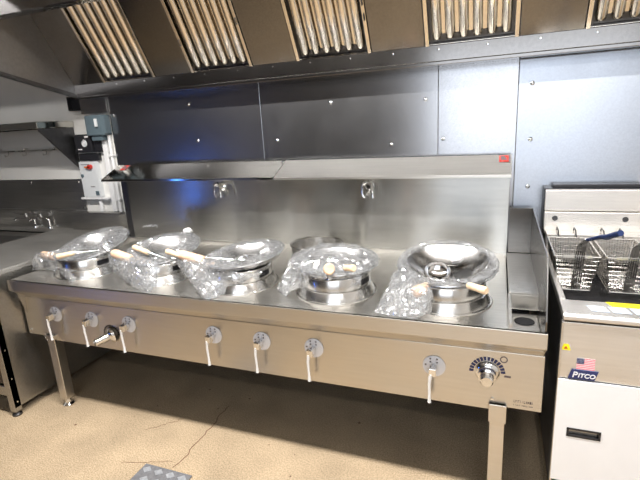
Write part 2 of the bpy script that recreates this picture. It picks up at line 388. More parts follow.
# tilted shelf in two lengths
def shelf(x0, x1, nm, mat):
    b = B(); ys, zs, zt = .730, 1.283, 1.362
    b.prism([(x0,ys,zs),(x0,ys,zs-.014),(x0,ys+.012,zs-.014),(x0,ys+.012,zs-.006),(x0,D,zt-.012),(x0,D,zt),(x0,D-.01,zt)], (x1-x0,0,0))
    return b.done(nm, mat, R, .0015)
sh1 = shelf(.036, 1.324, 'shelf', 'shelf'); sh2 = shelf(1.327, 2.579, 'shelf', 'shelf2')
n = V((0,-(1.362-1.283),.188-.01)).normalized()
def on_shelf(x, f): return V((x, .730+.178*f, 1.283+.079*f)) + V((0,-.38,.92))*.0012
def shelf_sticker(x0, x1, f0, f1, parent):
    b = B(); b.prism([on_shelf(x0,f0), on_shelf(x1,f0), on_shelf(x1,f1), on_shelf(x0,f1)], (0,-.0003,.0006)); o = b.done('red_sticker', 'red', parent)
    b = B(); b.prism([on_shelf(x1-(x1-x0)*.16,f0)+V((0,-.0005,.001)), on_shelf(x1,f0)+V((0,-.0005,.001)), on_shelf(x1,f1)+V((0,-.0005,.001)), on_shelf(x1-(x1-x0)*.16,f1)+V((0,-.0005,.001))], (0,-.0002,.0004)); b.done('dark_border', 'ink', o)
    b = B()
    for k in range(3):
        f = f0+(f1-f0)*(.28+.2*k); xa, xb = x0+(x1-x0)*.15, x0+(x1-x0)*(.7-.1*k)
        b.prism([on_shelf(xa,f)+V((0,-.0005,.001)), on_shelf(xb,f)+V((0,-.0005,.001)), on_shelf(xb,f+.06)+V((0,-.0005,.001)), on_shelf(xa,f+.06)+V((0,-.0005,.001))], (0,-.0002,.0004))
    b.done('print', 'ink', o)
shelf_sticker(2.521, 2.573, .62, .95, sh2); shelf_sticker(.10, .15, .62, .95, sh1)
# marker scrawl on the splash back
b = B()
pts = [(.155,.915),(.17,.928),(.178,.918),(.19,.934),(.198,.92),(.212,.932),(.222,.922),(.233,.939),(.245,.921),(.258,.930),(.27,.938),(.285,.924),(.275,.918)]
b.tube([(x, D-.0006, z) for x, z in pts], .0022, 5); b.tube([(.195,D-.0006,.922),(.225,D-.0006,.934)], .003, 5)
b.done('marker_scrawl', 'scrawl', R)
# water spouts under the shelf
for x in (.857, 1.838):
    b = B()
    f = b
    f.lathe((x,D,1.205), [(.026,0),(.026,.006),(.016,.012),(.012,.03),(0,.03)], n=(0,-1,0), seg=20)
    f.tube([(x-.02,D-.03,1.215),(x-.032,D-.05,1.225),(x-.03,D-.055,1.16),(x-.015,D-.055,1.145)], .0085, 10)
    f.tube([(x-.03,D-.045,1.222),(x,D-.05,1.236),(x+.028,D-.07,1.226),(x+.036,D-.085,1.19),(x+.04,D-.09,1.15)], .0095, 10)
    sp = f.done('water_spout', 'chrome', R, smooth=True)
    B().tube([(x-.01,D-.02,1.185),(x+.008,D-.05,1.178),(x-.008,D-.055,1.162),(x+.012,D-.06,1.16)], .007, 8).done('lever', 'chrome', sp, smooth=True)
# side trough at the fryer end
B().box(2.577, 2.692, .318, .90, H+.018, H+.03).box(2.577, 2.692, .318, .328, .775, H+.02).done('trough_cover', 'deck', R, .002)
b = B(); b.box(2.574, 2.586, .012, .318, .75, H+.024); b.box(2.586, 2.69, .012, .318, .748, .756); b.box(2.586,2.69,.012,.02,.756,H-.004)
b.done('drain_well', 'counter', R, .001)
B().lathe((2.638,.24,.757), [(.038,0),(.036,.003),(.028,.001),(0,.0005)], seg=24).done('drain_hole', 'oil', R)
b = B(); b.prism([(2.69,D,H-.05),(2.69,.012,H-.05),(2.69,.012,.862),(2.69,.109,1.066),(2.69,D,1.088)], (.006,0,0)); b.box(2.582,2.69,D-.006,D+.002,.84,1.088)
b.done('splash_guard', 'guard', R, .001)
# burner rings
for x in RX:
    rg = B().lathe((x, RY, H), [(.151,.094),(.1545,.099),(.158,.094),(.158,.050),(.153,.047),(.153,.043),(.162,.040),(.176,.012),(.178,.005),(.186,.006),(.188,.003),(.188,.0),(.150,.0)], seg=72, close=True).done('burner_ring', 'ring', R, smooth=True)
    B().lathe((x, RY, H), [(.150,.012),(.08,.001),(.06,.008),(0,.008)], seg=40).done('burner_head', 'oil', rg, smooth=True)
    a = .30; P = lambda t, z, r=.1586: (x+r*math.cos(t), RY+r*math.sin(t), H+z)
    b = B()
    for k in range(8):
        t0, t1 = a-.75+k*.055, a-.75+(k+1)*.055
        b.hexa([P(t0,.056,.157),P(t1,.056,.157),P(t1,.056),P(t0,.056),P(t0,.082,.157),P(t1,.082,.157),P(t1,.082),P(t0,.082)])
    bmesh.ops.remove_doubles(b.b, verts=b.b.verts, dist=.0004)
    b.done('vent_slot', 'oil', rg)
# levers and dials
PY = .0863
for x, z in ((.212,.606),(.480,.602),(.738,.602),(1.263,.606),(1.525,.607),(1.785,.606),(2.306,.596)):
    v = B().lathe((x, PY, z), [(.045,0),(.045,.003),(.042,.0045),(0,.0045)], n=(0,-1,0), seg=36).done('valve_flange', 'silver', R, smooth=True)
    b = B()
    for dx, dz in ((-.014,.032),(.012,.032),(-.014,.018),(.012,.018),(-.033,.004)):
        b.lathe((x+dx, PY-.0044, z+dz), [(.0042,0),(.004,.0006),(0,.0006)], n=(0,-1,0), seg=8)
    b.done('mark', 'ink', v)
    b = B(); b.tube([(x,PY-.004,z),(x,PY-.03,z)], .012, 12); b.hexa([(x-.014,PY-.056,z-.018),(x+.014,PY-.056,z-.018),(x+.014,PY-.028,z-.018),(x-.014,PY-.028,z-.018),(x-.014,PY-.056,z+.014),(x+.014,PY-.056,z+.014),(x+.014,PY-.028,z+.014),(x-.014,PY-.028,z+.014)])
    b.done('valve_stem', 'chrome', v, .002)
    B().tube([(x-.006,PY-.05,z-.01),(x-.012,PY-.05,z-.05),(x-.012,PY-.046,z-.11),(x-.012,PY-.046,z-.14)], [.008,.006,.0052,.0075], 10).done('lever', 'conduit', v, smooth=True)
for x, z, tip in ((.605,.528,1),(2.507,.598,0)):
    k = B().lathe((x, PY, z), [(.046,0),(.046,.004),(.038,.012),(.034,.014),(.033,.03),(.026,.034),(.024,.058),(.020,.062),(0,.062)] if not tip else
                  [(.044,0),(.042,.010),(.028,.016),(.024,.02),(.024,.055),(.020,.058),(.020,.09),(.016,.094),(0,.094)], n=(-.45 if tip else 0,-1,-.2 if tip else -.12), seg=32).done('dial_knob', 'chrome', R, smooth=True)
    b = B(); segs = 14
    for i in range(segs):
        a0 = PI*(1.02-i/segs*1.02)-.02; a1 = a0-.17; r0, r1 = .050, .066
        if tip: r0, r1 = .046, .056
        b.prism([(x+r0*math.cos(a0),PY,z+r0*math.sin(a0)),(x+r1*math.cos(a0),PY,z+r1*math.sin(a0)),(x+r1*math.cos(a1),PY,z+r1*math.sin(a1)),(x+r0*math.cos(a1),PY,z+r0*math.sin(a1))], (0,-.0008,0))
    b.done('scale', 'navy' if not tip else 'black', k)
    if not tip:
        b = B(); b.lathe((x+.058,PY,z+.062), [(.014,0),(.014,.001),(.010,.001),(.010,0)], n=(0,-1,0), seg=20, close=True); b.box(x+.062,x+.086,PY-.0008,PY,z-.012,z-.004); b.done('dial_mark', 'ink', k)
# maker's print low on the panel: two worn unreadable lines
b = B(); random.seed(9)
for (z0, hh, x0, x1) in ((.485,.011,2.607,2.672),(.472,.005,2.607,2.672)):
    x = x0
    while x < x1:
        w = random.uniform(.003,.006)
        b.box(x, x+w*.35, PY-.0006, PY, z0, z0+hh)
        if random.random() < .7: b.box(x, x+w, PY-.0006, PY, z0+hh*random.choice((0,.45,.8)), z0+hh*.2+hh*random.choice((0,.45,.75)))
        x += w+.0022
b.done('worn_print', 'ink', R)
# ------------------------------------------------------------------ spare ring behind
b = B().lathe((1.60,.645,H), [(.122,.0),(.128,.0),(.136,.03),(.140,.103),(.147,.110),(.144,.116),(.135,.110),(.130,.03)], seg=64, close=True)
tag(b.done('wok_ring', 'ring', smooth=True), 'loose stainless wok ring standing near the splash back behind the fourth bagged wok', 'wok ring')
# ------------------------------------------------------------------ woks, ladles, bags
SR = .25
def frame(n):
    n = V(n).normalized(); e1 = V((1,0,0)); e1 = (e1-n*e1.dot(n)).normalized(); return n, e1, n.cross(e1)
WT = [(-.05,-.26),(.0,-.18),(-.08,-.07),(.05,-.05),(0,-.19)]
WO = []
def make_wok(i, label, R0, hin, hout, cap=None, tagp=None):
    x = RX[i]; O = V((x, RY+.012, H+.099+.197+.004))
    n, e1, e2 = frame((WT[i][0], WT[i][1], 1)); h = math.sqrt(SR*SR-R0*R0)
    q = V((0,0,1)).rotation_difference(n)
    rim = O - n*h; WO.append((O, n, rim, R0))
    t = thing('wok', label, 'wok', tuple(O - V((0,0,SR))), 'woks in clear plastic on the range')
    prof = [(SR*math.sin(a), -SR*math.cos(a)) for a in [math.asin(R0/SR)*k/14 for k in range(15)]]
    inner = [((SR-.003)*math.sin(a), -(SR-.003)*math.cos(a)+.0) for a in [math.asin((R0-.003)/(SR-.003))*k/14 for k in range(15)]]
    b = B().lathe(O, prof + [(R0+.006, -h+.001), (R0+.004, -h+.005), (R0-.003, -h+.002)] + inner[::-1], n=n, seg=72)
    b.done('bowl', 'wok', t, smooth=True)
    hin, hout = V(hin), V(hout); d = (hin-rim); d -= n*d.dot(n); att = rim + d.normalized()*(R0+.001) - n*.012
    B().tube([att, att.lerp(hin,.5), hin, hin.lerp(hout,.12)], [.016,.012,.015,.0155], 14).done('socket', 'wok', t, smooth=True)
    B().tube([hin, hin.lerp(hout,.08), hin.lerp(hout,.5), hin.lerp(hout,.92), hout], [.019,.0225,.0245,.0235,.019], 18).done('wood_handle', 'wood2', t, smooth=True)
    if cap:
        cap = V(cap); far = cap-rim; far -= n*far.dot(n); ff = far.normalized(); sd = n.cross(ff)
        pts = [rim+ff*R0-sd*.04, rim+ff*(R0+.02)-sd*.035+n*.012, rim+ff*(R0+.033)+n*.02, rim+ff*(R0+.02)+sd*.035+n*.012, rim+ff*R0+sd*.04]
        lp = B().tube(pts, .005, 8).done('loop_handle', 'wok', t, smooth=True)
        B().tube([pts[1].lerp(pts[2],.3), pts[2], pts[3].lerp(pts[2],.3)], [.013,.016,.013], 12).done('white_grip', 'paper', t, smooth=True)
    if tagp:
        tp = V(tagp); B().tube([tp-V((.026,0,.008)), tp, tp+V((.018,.012,.012))], [.014,.020,.015], 7).done('paper_wrap', 'paper', t)
    return t
make_wok(0, 'steel wok in clear plastic nearest the sink counter', .185, (.155,.20,.905), (.022,.222,.905))
make_wok(1, 'tilted steel wok in clear plastic with a white grip on its rear rim', .185, (.748,.165,.935), (.612,.185,.957), (.87,.6,.98))
make_wok(2, 'steel wok in clear plastic on the middle burner, wood handle towards the sink', .187, (1.190,.18,.948), (1.035,.19,.971), None, (1.445,.345,.957))
make_wok(3, 'steel wok wholly covered by crumpled plastic in front of the loose ring', .185, (1.870,.10,.972), (1.905,.012,1.004))
make_wok(4, 'open steel wok holding a big ladle, nearest the fryer', .19, (2.275,.14,.912), (2.224,.10,.896), None, (2.368,.385,.958))
def make_ladle(label, bowl, w0, w1, r=.045, up=(0,-.35,1)):
    bowl, w0, w1 = V(bowl), V(w0), V(w1)
    t = thing('ladle', label, 'ladle', tuple(bowl-V((0,0,r*.5))), 'wooden handled ladles')
    up = V(up).normalized()
    prof = [(r*math.sin(a), -r*.75*math.cos(a)+r*.2) for a in [1.5*k/10 for k in range(11)]]
    inn = [((r-.002)*math.sin(a), -(r*.75-.002)*math.cos(a)+r*.2) for a in [1.5*k/10 for k in range(11)]]
    B().lathe(bowl, prof+inn[::-1], n=up, seg=36).done('bowl', 'chrome', t, smooth=True)
    d = w0-bowl; d2 = (d-up*d.dot(up)).normalized(); st = bowl+d2*r*.95+up*r*.15
    B().tube([st, st.lerp(w0,.5), w0, w0.lerp(w1,.2)], [.006,.0055,.0065,.0065], 10).done('shaft', 'chrome', t, smooth=True)
    B().tube([w0, w0.lerp(w1,.06), w0.lerp(w1,.5), w0.lerp(w1,.94), w1], [.010,.0135,.0135,.0155,.012], 14).done('wood_grip', 'wood', t, smooth=True)
make_ladle('ladle lying in the wok nearest the sink counter', (.490,.262,.964), (.398,.125,.964), (.325,.075,.952), .045, (.1,-.7,1))
make_ladle('ladle with a pale wooden grip leaning over the wok with a white grip', (.98,.22,.935), (.862,.172,.973), (.722,.222,.985), .04)
make_ladle('ladle with a short wooden grip showing behind the middle wok handle', (1.34,.28,.93), (1.057,.175,.968), (.966,.185,.984), .04)
make_ladle('ladle whose round wooden grip end points out of the crumpled plastic', (1.82,.30,.945), (1.935,.125,.975), (1.984,.085,.989), .04)
make_ladle('big ladle with a wooden grip lying across the open wok by the fryer', (2.300,.222,.945), (2.428,.091,.948), (2.495,.036,.951), .056, (.1,-.5,1))
def jit(p, s, a):
    return V(noise.noise_vector(p*s))*a + V(noise.noise_vector(p*s*2.7+V((9,3,1))))*a*.5
def make_bag(i, label, top, bot, dome, hole, seed, gap=None):
    O, n, rim, R0 = WO[i]; off = V((seed*3.1, seed*1.7, 0)); b = B()
    # film hugging the wok: under the bowl, round the rim, slack across the mouth
    e = frame(n); na = 84; prof = []
    a1 = math.asin(R0/SR)
    for k in range(7):
        a = math.asin(.172/SR) + (a1-math.asin(.172/SR))*k/6
        prof.append(((SR+.006)*math.sin(a), -(SR+.006)*math.cos(a)))
    h = math.sqrt(SR*SR-R0*R0)
    prof += [(R0+.014,-h+.004),(R0+.008,-h+.016)]
    m = 10
    for k in range(1, m+1):
        f = k/m; r = R0*(1-f*(1-hole)); prof.append((r, -h+.014+dome*math.sin(f*PI/2)-.0*f))
    rings = []
    for r, hh in prof:
        row = []
        for k in range(na):
            a = 2*PI*k/na + random.uniform(-.02,.02); p = O + (e[1]*math.cos(a)+e[2]*math.sin(a))*r + n*hh
            d = jit(p+off, 16, .010) + jit(p+off, 45, .005)
            rad = (p-O).normalized()
            if hh < -h+.003: d = rad*abs(d.dot(rad))+d*.2
            elif abs(r-R0) < .02: d = (d.length*.9)*(p-rim).normalized()
            else: d = n*(abs(d.dot(n))*1.6) + d*.4
            row.append(b.b.verts.new(p+d))
        rings.append(row)
    for r0, r1 in zip(rings, rings[1:]):
        for k in range(na):
            q = (r0[k], r0[(k+1)%na], r1[(k+1)%na], r1[k])
            if random.random() < .5: b.b.faces.new((q[0],q[1],q[2])); b.b.faces.new((q[0],q[2],q[3]))
            else: b.b.faces.new((q[0],q[1],q[3])); b.b.faces.new((q[1],q[2],q[3]))
    # loose mouth of the bag falling to the deck
    def spl(pts, f):
        pts = [V(p) for p in pts]; u = f*(len(pts)-1); k = min(int(u), len(pts)-2); u -= k
        p0, p1, p2, p3 = pts[max(k-1,0)], pts[k], pts[k+1], pts[min(k+2,len(pts)-1)]
        return .5*((2*p1)+(p2-p0)*u+(2*p0-5*p1+4*p2-p3)*u*u+(3*p1-p0-3*p2+p3)*u**3)
    nu, nv = 34, 20
    for layer in (1, 0):
        g = []
        for jv in range(nv+1):
            v = jv/nv; row = []
            for iu in range(nu+1):
                u = iu/nu; p = spl(top,u).lerp(spl(bot,u), v)
                bulge = math.sin(PI*min(1,max(0,u)))**.6*math.sin(PI*v)**.7 if 0 < u < 1 and 0 < v < 1 else 0
                p += V((-.1,-.8,.5))*(.026*bulge if layer else -.012*bulge)
                d = jit(p+off+V((0,0,layer*3)), 14, .012)+jit(p+off, 40, .006)
                p += d*(1 if 0 < v < 1 else .5)
                if p.z < H+.003: p.z = H+.003+random.uniform(0,.003)
                row.append(b.b.verts.new(p))
            g.append(row)
        for r0, r1 in zip(g, g[1:]):
            for k in range(nu):
                q = (r0[k], r0[k+1], r1[k+1], r1[k])
                if random.random() < .5: b.b.faces.new((q[0],q[1],q[2])); b.b.faces.new((q[0],q[2],q[3]))
                else: b.b.faces.new((q[0],q[1],q[3])); b.b.faces.new((q[1],q[2],q[3]))
    tag(b.done('plastic_bag', 'film'), label, 'plastic bag', 'clear plastic bags round the woks')
random.seed(3)
make_bag(0, 'crumpled clear plastic bag round the wok nearest the sink counter', [(.035,.17,.93),(.149,.17,.945),(.178,.24,.945),(.222,.315,.945)], [(-.02,.166,.826),(.147,.183,.826),(.429,.052,.826),(.347,.150,.826)], .0, .30, 1)
make_bag(1, 'clear plastic bag hanging in a wide fold from the second wok from the sink', [(.565,.195,.965),(.65,.19,.975),(.78,.17,.945),(.956,.124,.945)], [(.446,.30,.826),(.753,.104,.826),(.967,.010,.826),(.937,.084,.826)], .0, .45, 2)
make_bag(2, 'clear plastic bag draped to the deck from the middle wok', [(1.0,.18,.96),(1.095,.18,.965),(1.237,.160,.945),(1.44,.10,.93),(1.56,.105,.93)], [(1.042,.243,.826),(1.278,.016,.826),(1.336,.037,.826),(1.361,.11,.835),(1.44,.125,.88)], .0, .62, 3)
make_bag(3, 'white looking crumpled clear plastic bag over the wok before the loose ring', [(1.622,.25,.955),(1.69,.28,.96),(1.82,.16,.975),(1.98,.20,.965)], [(1.58,.182,.826),(1.65,.121,.826),(1.704,.13,.86),(1.99,.15,.90)], .045, .05, 4)
make_bag(4, 'clear plastic bag slumped on the deck from the open wok by the fryer', [(2.126,.33,.945),(2.18,.19,.94),(2.26,.12,.925),(2.33,.13,.91)], [(2.078,.03,.826),(2.168,.022,.826),(2.25,.015,.826),(2.283,.120,.84)], .0, .86, 5)
# ------------------------------------------------------------------ fryer
FX0, FX1, FY = 2.744, 3.150, .03
F = thing('fryer', 'stainless floor fryer with a white door and two hanging baskets', 'deep fryer', (2.95, .4, 0))
b = B(); b.box(FX0, FX0+.012, FY+.02, .90, .17, .875); b.box(FX1-.012, FX1, FY+.02, .90, .17, .875); b.box(FX0,FX1,.88,.90,.17,1.0); b.box(FX0,FX1,FY+.02,.9,.17,.19); b.done('cabinet', 'side', F, .002)
B().box(FX0, FX1, FY, FY+.025, .650, .862).done('front_panel', 'riser', F, .002)
b = B(); b.prism([(FX0,FY-.004,.870),(FX0,FY-.012,.876),(FX0,FY-.012,.888),(FX0,FY-.004,.896),(FX0,.158,.896),(FX0,.158,.87)], (FX1-FX0,0,0)); b.done('front_ledge', 'riser', F, .002)
b = B(); b.box(FX0, FX0+.022, .158, .74, .862, .90); b.box(FX1-.022, FX1, .158, .74, .862, .90); b.box(FX0,FX1,.74,.80,.87,1.0); b.done('tank_rim', 'riser', F, .003)
b = B(); b.box(FX0+.022, FX1-.022, .158, .74, .70, .71); b.box(FX0+.022,FX1-.022,.155,.17,.71,.865); b.box(FX0+.02,FX0+.026,.158,.74,.70,.862); b.box(FX1-.026,FX1-.02,.158,.74,.70,.862); b.box(FX0+.02,FX1-.02,.16,.74,.80,.805)
b.done('oil_tank', 'oil', F)
# door with recessed handle (hole framed by four boxes)
hx0, hx1, hz0, hz1 = 2.788, 2.888, .424, .452
b = B(); dz0, dz1 = .225, .645
b.box(FX0, hx0, FY-.006, FY+.02, dz0, dz1); b.box(hx1, FX1, FY-.006, FY+.02, dz0, dz1); b.box(hx0, hx1, FY-.006, FY+.02, dz0, hz0); b.box(hx0, hx1, FY-.006, FY+.02, hz1, dz1)
door = b.done('door', 'white', F)
b = B(); b.box(hx0, hx1, FY+.012, FY+.018, hz0, hz1); b.box(hx0-.004,hx1+.004,FY-.008,FY+.006,hz1-.003,hz1+.004); b.box(hx0-.004,hx1+.004,FY-.008,FY+.006,hz0-.004,hz0+.003); b.box(hx0-.004,hx0+.003,FY-.008,FY+.006,hz0,hz1); b.box(hx1-.003,hx1+.004,FY-.008,FY+.006,hz0,hz1)
b.done('handle_recess', 'black', door)
B().box(hx0+.004, hx1-.004, FY+.006, FY+.012, hz0+.004, hz1-.008).done('pull_lip', 'sink', door, .001)
B().box(FX0-.002, FX0+.004, FY-.004, FY+.02, .20, .86).done('edge_strip', 'frysteel', F)
for x, y in ((2.79,.10),(3.10,.10),(2.79,.82),(3.10,.82)):
    B().lathe((x,y,0), [(0,0),(.028,0),(.028,.02),(.018,.03),(.018,.17),(0,.172)], seg=18).done('leg', 'side', F, smooth=True)
# back riser, flue
b = B(); b.box(FX0-.006, FX1, .845, .865, 1.09, 1.192); b.box(FX0-.006, FX1, .835, .865, .995, 1.086); b.done('back_riser', 'riser', F, .003)
B().box(FX0-.004, FX1, .80, .84, .985, 1.0).done('hanger_bar', 'frysteel', F, .002)
b = B(); b.box(FX0-.008, FX1, .866, .985, .90, 1.196); b.box(FX0+.03, FX1, .89, .97, 1.196, 1.212); b.done('flue', 'black', F, .002)
for x in (2.786, 3.08):
    B().lathe((x,.835,1.055), [(.013,0),(.012,.004),(.005,.004),(.004,.001),(0,.001)], n=(0,-1,0), seg=16).done('knob_screw', 'side', F, smooth=True)
# labels on the fryer
LZ = .8966
def label(b, poly): b.prism([(x,y,LZ) for x,y in poly], (0,0,.0006))
for x0 in (2.828,2.892,2.956):
    b = B(); label(b, [(x0+.006,.060),(x0+.060,.060),(x0+.050,.112),(x0-.004,.112)]); l = b.done('instruction_label', 'paleblue', F)
    b = B()
    for k in range(4): b.prism([(x0+.010-.002*k,.066+.011*k,LZ+.0006),(x0+.052-.002*k,.066+.011*k,LZ+.0006),(x0+.051-.002*k,.070+.011*k,LZ+.0006),(x0+.009-.002*k,.070+.011*k,LZ+.0006)], (0,0,.0004))
    b.done('print', 'silver', l)
b = B(); label(b, [(2.905,.118),(3.12,.118),(3.12,.157),(2.890,.157)]); b.done('yellow_label', 'yellow', F)
b = B(); b.prism([(2.745,FY-.0006,.757),(2.776,FY-.0006,.757),(2.769,FY-.0006,.780),(2.753,FY-.0006,.780)], (0,.0006,0)); w = b.done('warning_label', 'yellow', F)
b = B(); b.prism([(2.754,FY-.0012,.762),(2.767,FY-.0012,.762),(2.7605,FY-.0012,.774)], (0,.0005,0)); b.done('warning_mark', 'orange', w)
fx0, fx1, fz0, fz1 = 2.797, 2.853, .690, .732
b = B(); b.box(fx0, fx1, FY-.0008, FY, fz0-.016, fz1); fl = b.done('flag_sticker', 'paper', F)
b = B()
for k in range(7):
    z1 = fz1-(fz1-fz0)*(2*k)/13; z0 = z1-(fz1-fz0)/13; b.box(fx0, fx1, FY-.0012, FY-.0008, z0, z1)
b.done('stripe', 'pink', fl); B().box(fx0, fx0+.023, FY-.0016, FY-.0008, fz1-.021, fz1).done('canton', 'navy', fl)
b = B()
for j in range(4):
    for i in range(5): b.box(fx0+.002+i*.0042, fx0+.0035+i*.0042, FY-.0019, FY-.0015, fz1-.004-j*.0048, fz1-.0025-j*.0048)
b.done('stars', 'silver', fl)
b = B()
for i in range(9): b.box(fx0+.006+i*.005, fx0+.009+i*.005, FY-.0011, FY-.0007, fz0-.012, fz0-.005)
b.done('print', 'pink', fl)
b = B(); b.prism([(2.774,FY-.004,.652),(2.856,FY-.004,.652),(2.866,FY-.004,.688),(2.784,FY-.004,.688)], (0,.004,0)); bd = b.done('badge', 'navy', F, .0008)
lettering('P', .031, 'silver', bd, (2.785,FY-.0045,.6585), FRONT, 'lettering', shear=.2, bold=.0006)
lettering('ITCO', .0225, 'silver', bd, (2.803,FY-.0045,.660), FRONT, 'lettering', shear=.2, bold=.0006)
# baskets
def basket(x0, label):
    X = lambda a: x0+a
    t = thing('fry_basket', label, 'fryer basket', (X(.08), .55, .83), 'wire fryer baskets')
    zt, zb = .990, .838; y0, y1 = .40, .71; W = .163
    tl = [(X(0),y0,zt),(X(W),y0,zt),(X(W),y1,zt),(X(0),y1,zt)]
    bl = [(X(.022),y0+.03,zb),(X(W-.022),y0+.03,zb),(X(W-.022),y1-.01,zb),(X(.022),y1-.01,zb)]
    b = B()
    for q in (tl,):
        for k in range(4): b.tube([q[k], q[(k+1)%4]], .0038, 8)
    for k in range(4): b.tube([bl[k], bl[(k+1)%4]], .003, 8); b.tube([tl[k], bl[k]], .003, 8)
    b.done('rim_frame', 'wire', t, smooth=True)
    b = B(); L3 = lambda p, q, f: V(p).lerp(V(q), f)
    def net(a, c, d, e, nu, nv, r=.0011):      # quad a-c top, e-d bottom
        for i in range(1, nu): b.tube([L3(a,c,i/nu), L3(e,d,i/nu)], r, 4, False)
        for j in range(1, nv): b.tube([L3(a,e,j/nv), L3(c,d,j/nv)], r, 4, False)
    for k in (0, 1, 2, 3): k2 = (k+1)%4; net(tl[k], tl[k2], bl[k2], bl[k], 15 if k % 2 == 0 else 20, 8)
    net(bl[0], bl[1], bl[2], bl[3], 12, 18)
    b.done('wire_mesh', 'wire', t)
    b = B()
    for xx in (X(.045), X(.118)): b.tube([(xx,y1,zt),(xx,y1+.03,zt+.028),(xx,.792,zt+.03),(xx,.803,zt+.014)], .0032, 8)
    b.done('hook', 'side', t, smooth=True)
    # handle: bundle of wires up the front, then the grip
    hx = X(.088)
    b = B()
    for k in range(5):
        dx = (k-2)*.0075
        b.tube([(hx+dx,y0+.028,zb+.003),(hx+dx,y0-.006,zt),(hx+dx*.9,y0-.035,zt+.055),(hx+dx*.4+.004,.30,zt+.098)], .0028, 7)
    for dz in (.005,.05): b.tube([(hx-.02,y0-.008-.2*dz,zt+dz),(hx+.02,y0-.008-.2*dz,zt+dz)], .003, 7)
    b.done('handle_wires', 'wire', t, smooth=True)
    B().tube([(hx+.002,.315,zt+.092),(hx+.008,.27,zt+.105),(hx+.026,.17,zt+.142),(hx+.032,.13,zt+.15),(hx+.050,.03,zt+.190)], [.005,.007,.0075,.010,.0095], 12).done('grip', 'blue', t, smooth=True)
    bx = B(); bx.box(X(.03), X(.135), y0-.006, y0-.001, zt-.006, zt+.006); bx.done('front_bar', 'frysteel', t, .001)
basket(2.748, 'wire fryer basket with a blue grip, the one beside the wok range')
basket(2.934, 'wire fryer basket partly cut off at the picture edge')
# ------------------------------------------------------------------ sink counter
S = thing('sink_counter', 'dark stainless sink counter with taps beside the wok range', 'sink counter', (-.5, .4, 0))
SX = -.055; ST = .874
BX = SX-.665
b = B(); b.box(BX, SX, -.10, .985, ST-.03, ST); b.box(-2.2, BX, -.10, .10, ST-.03, ST); b.box(-2.2, BX, .93, .985, ST-.03, ST); b.box(-2.2,-1.70,.10,.93,ST-.03,ST)
b.done('worktop', 'counter', S, .004)
b = B(); b.box(-1.70, -1.55, .10, .93, ST-.045, ST-.037); b.box(-.78, BX, .10, .93, ST-.045, ST-.037); b.box(-1.55, -.78, .10, .25, ST-.045, ST-.037); b.box(-1.55, -.78, .78, .93, ST-.045, ST-.037); b.done('drainer', 'sink', S, .003)
b = B(); bx0,bx1,by0,by1 = -1.54,-.79,.26,.77
b.box(bx0,bx1,by0,by1,.60,.606); b.box(bx0,bx0+.006,by0,by1,.6,ST-.033); b.box(bx1-.006,bx1,by0,by1,.6,ST-.033); b.box(bx0,bx1,by0,by0+.006,.6,ST-.033); b.box(bx0,bx1,by1-.006,by1,.6,ST-.033)
b.box(bx0-.015,bx1+.015,by0-.015,by1+.015,ST-.037,ST-.030)
b.done('basin', 'wok', S, .004)
b = B(); b.box(SX-.012, SX-.004, -.085, .97, .055, ST-.03); b.done('side_panel', 'sink', S, .001)
for x, y in ((SX-.026,-.088),(SX-.026,.92),(-2.1,-.088),(-2.1,.92)):
    b = B(); b.box(x-.022, x+.022, y, y+.042, .03, ST-.03); lg = b.done('leg', 'sink', S, .002)
    B().lathe((x,y+.021,0), [(0,0),(.026,0),(.026,.01),(.014,.018),(.014,.034),(0,.035)], seg=16).done('foot', 'side', lg, smooth=True)
for z in (.63,.42,.24,.09):
    B().lathe((SX-.004,-.065,z), [(.006,0),(.005,.003),(0,.004)], n=(1,0,0), seg=10).done('rivet', 'chrome', S, smooth=True)
B().box(-2.1, SX-.02, -.08, .95, .17, .19).box(-2.1, SX-.048, -.085, -.06, .13, .19).done('undershelf', 'sink', S, .002)
B().box(-2.1, SX-.02, .95, .965, .2, ST-.03).done('back_sheet', 'side', S)
b = B(); b.box(-2.2, -.545, .975, .99, ST, 1.018); b.box(-.545, -.06, .93, .99, ST, 1.012); b.box(-.06,.045,.955,.987,ST,.995); b.done('upstand', 'sink', S, .003)
def tap(x, lb):
    t = B().lathe((x,.955,ST), [(.022,0),(.020,.012),(.010,.018),(.009,.07)], seg=16)
    t.tube([(x,.955,ST+.03),(x-.006,.953,ST+.07),(x-.03,.94,ST+.085),(x-.12,.90,ST+.085),(x-.135,.89,ST+.07)], .008, 10)
    o = t.done('tap', 'chrome', S, smooth=True)
    B().tube([(x-.05,.935,ST+.085),(x-.055,.93,ST+.115),(x-.09,.92,ST+.118),(x-.14,.90,ST+.135)], [.010,.010,.007,.008], 10).done('tap_lever', 'chrome', o, smooth=True)
tap(-.985, ''); tap(-.82, '')
t = thing('splash_sheet', 'dark stainless splash sheet on the white wall above the sink taps', 'wall panel', (-1, .99, 1.02))
B().box(-2.2, -.432, .990, YB-.0005, 1.02, 1.258).done('sheet', 'sink', t, .0015)
for x, z in ((-.46,1.035),(-.47,1.235),(-.98,1.235)):
    B().lathe((x,.990,z), [(.010,0),(.009,.004),(0,.006)], n=(0,-1,0), seg=12).done('bolt', 'chrome', t, smooth=True)
tag(B().box(-.62,-.18,.1,.5,.19,.40).done('cardboard_box', 'card', None, .003), 'brown cardboard box on the shelf under the sink counter', 'box')
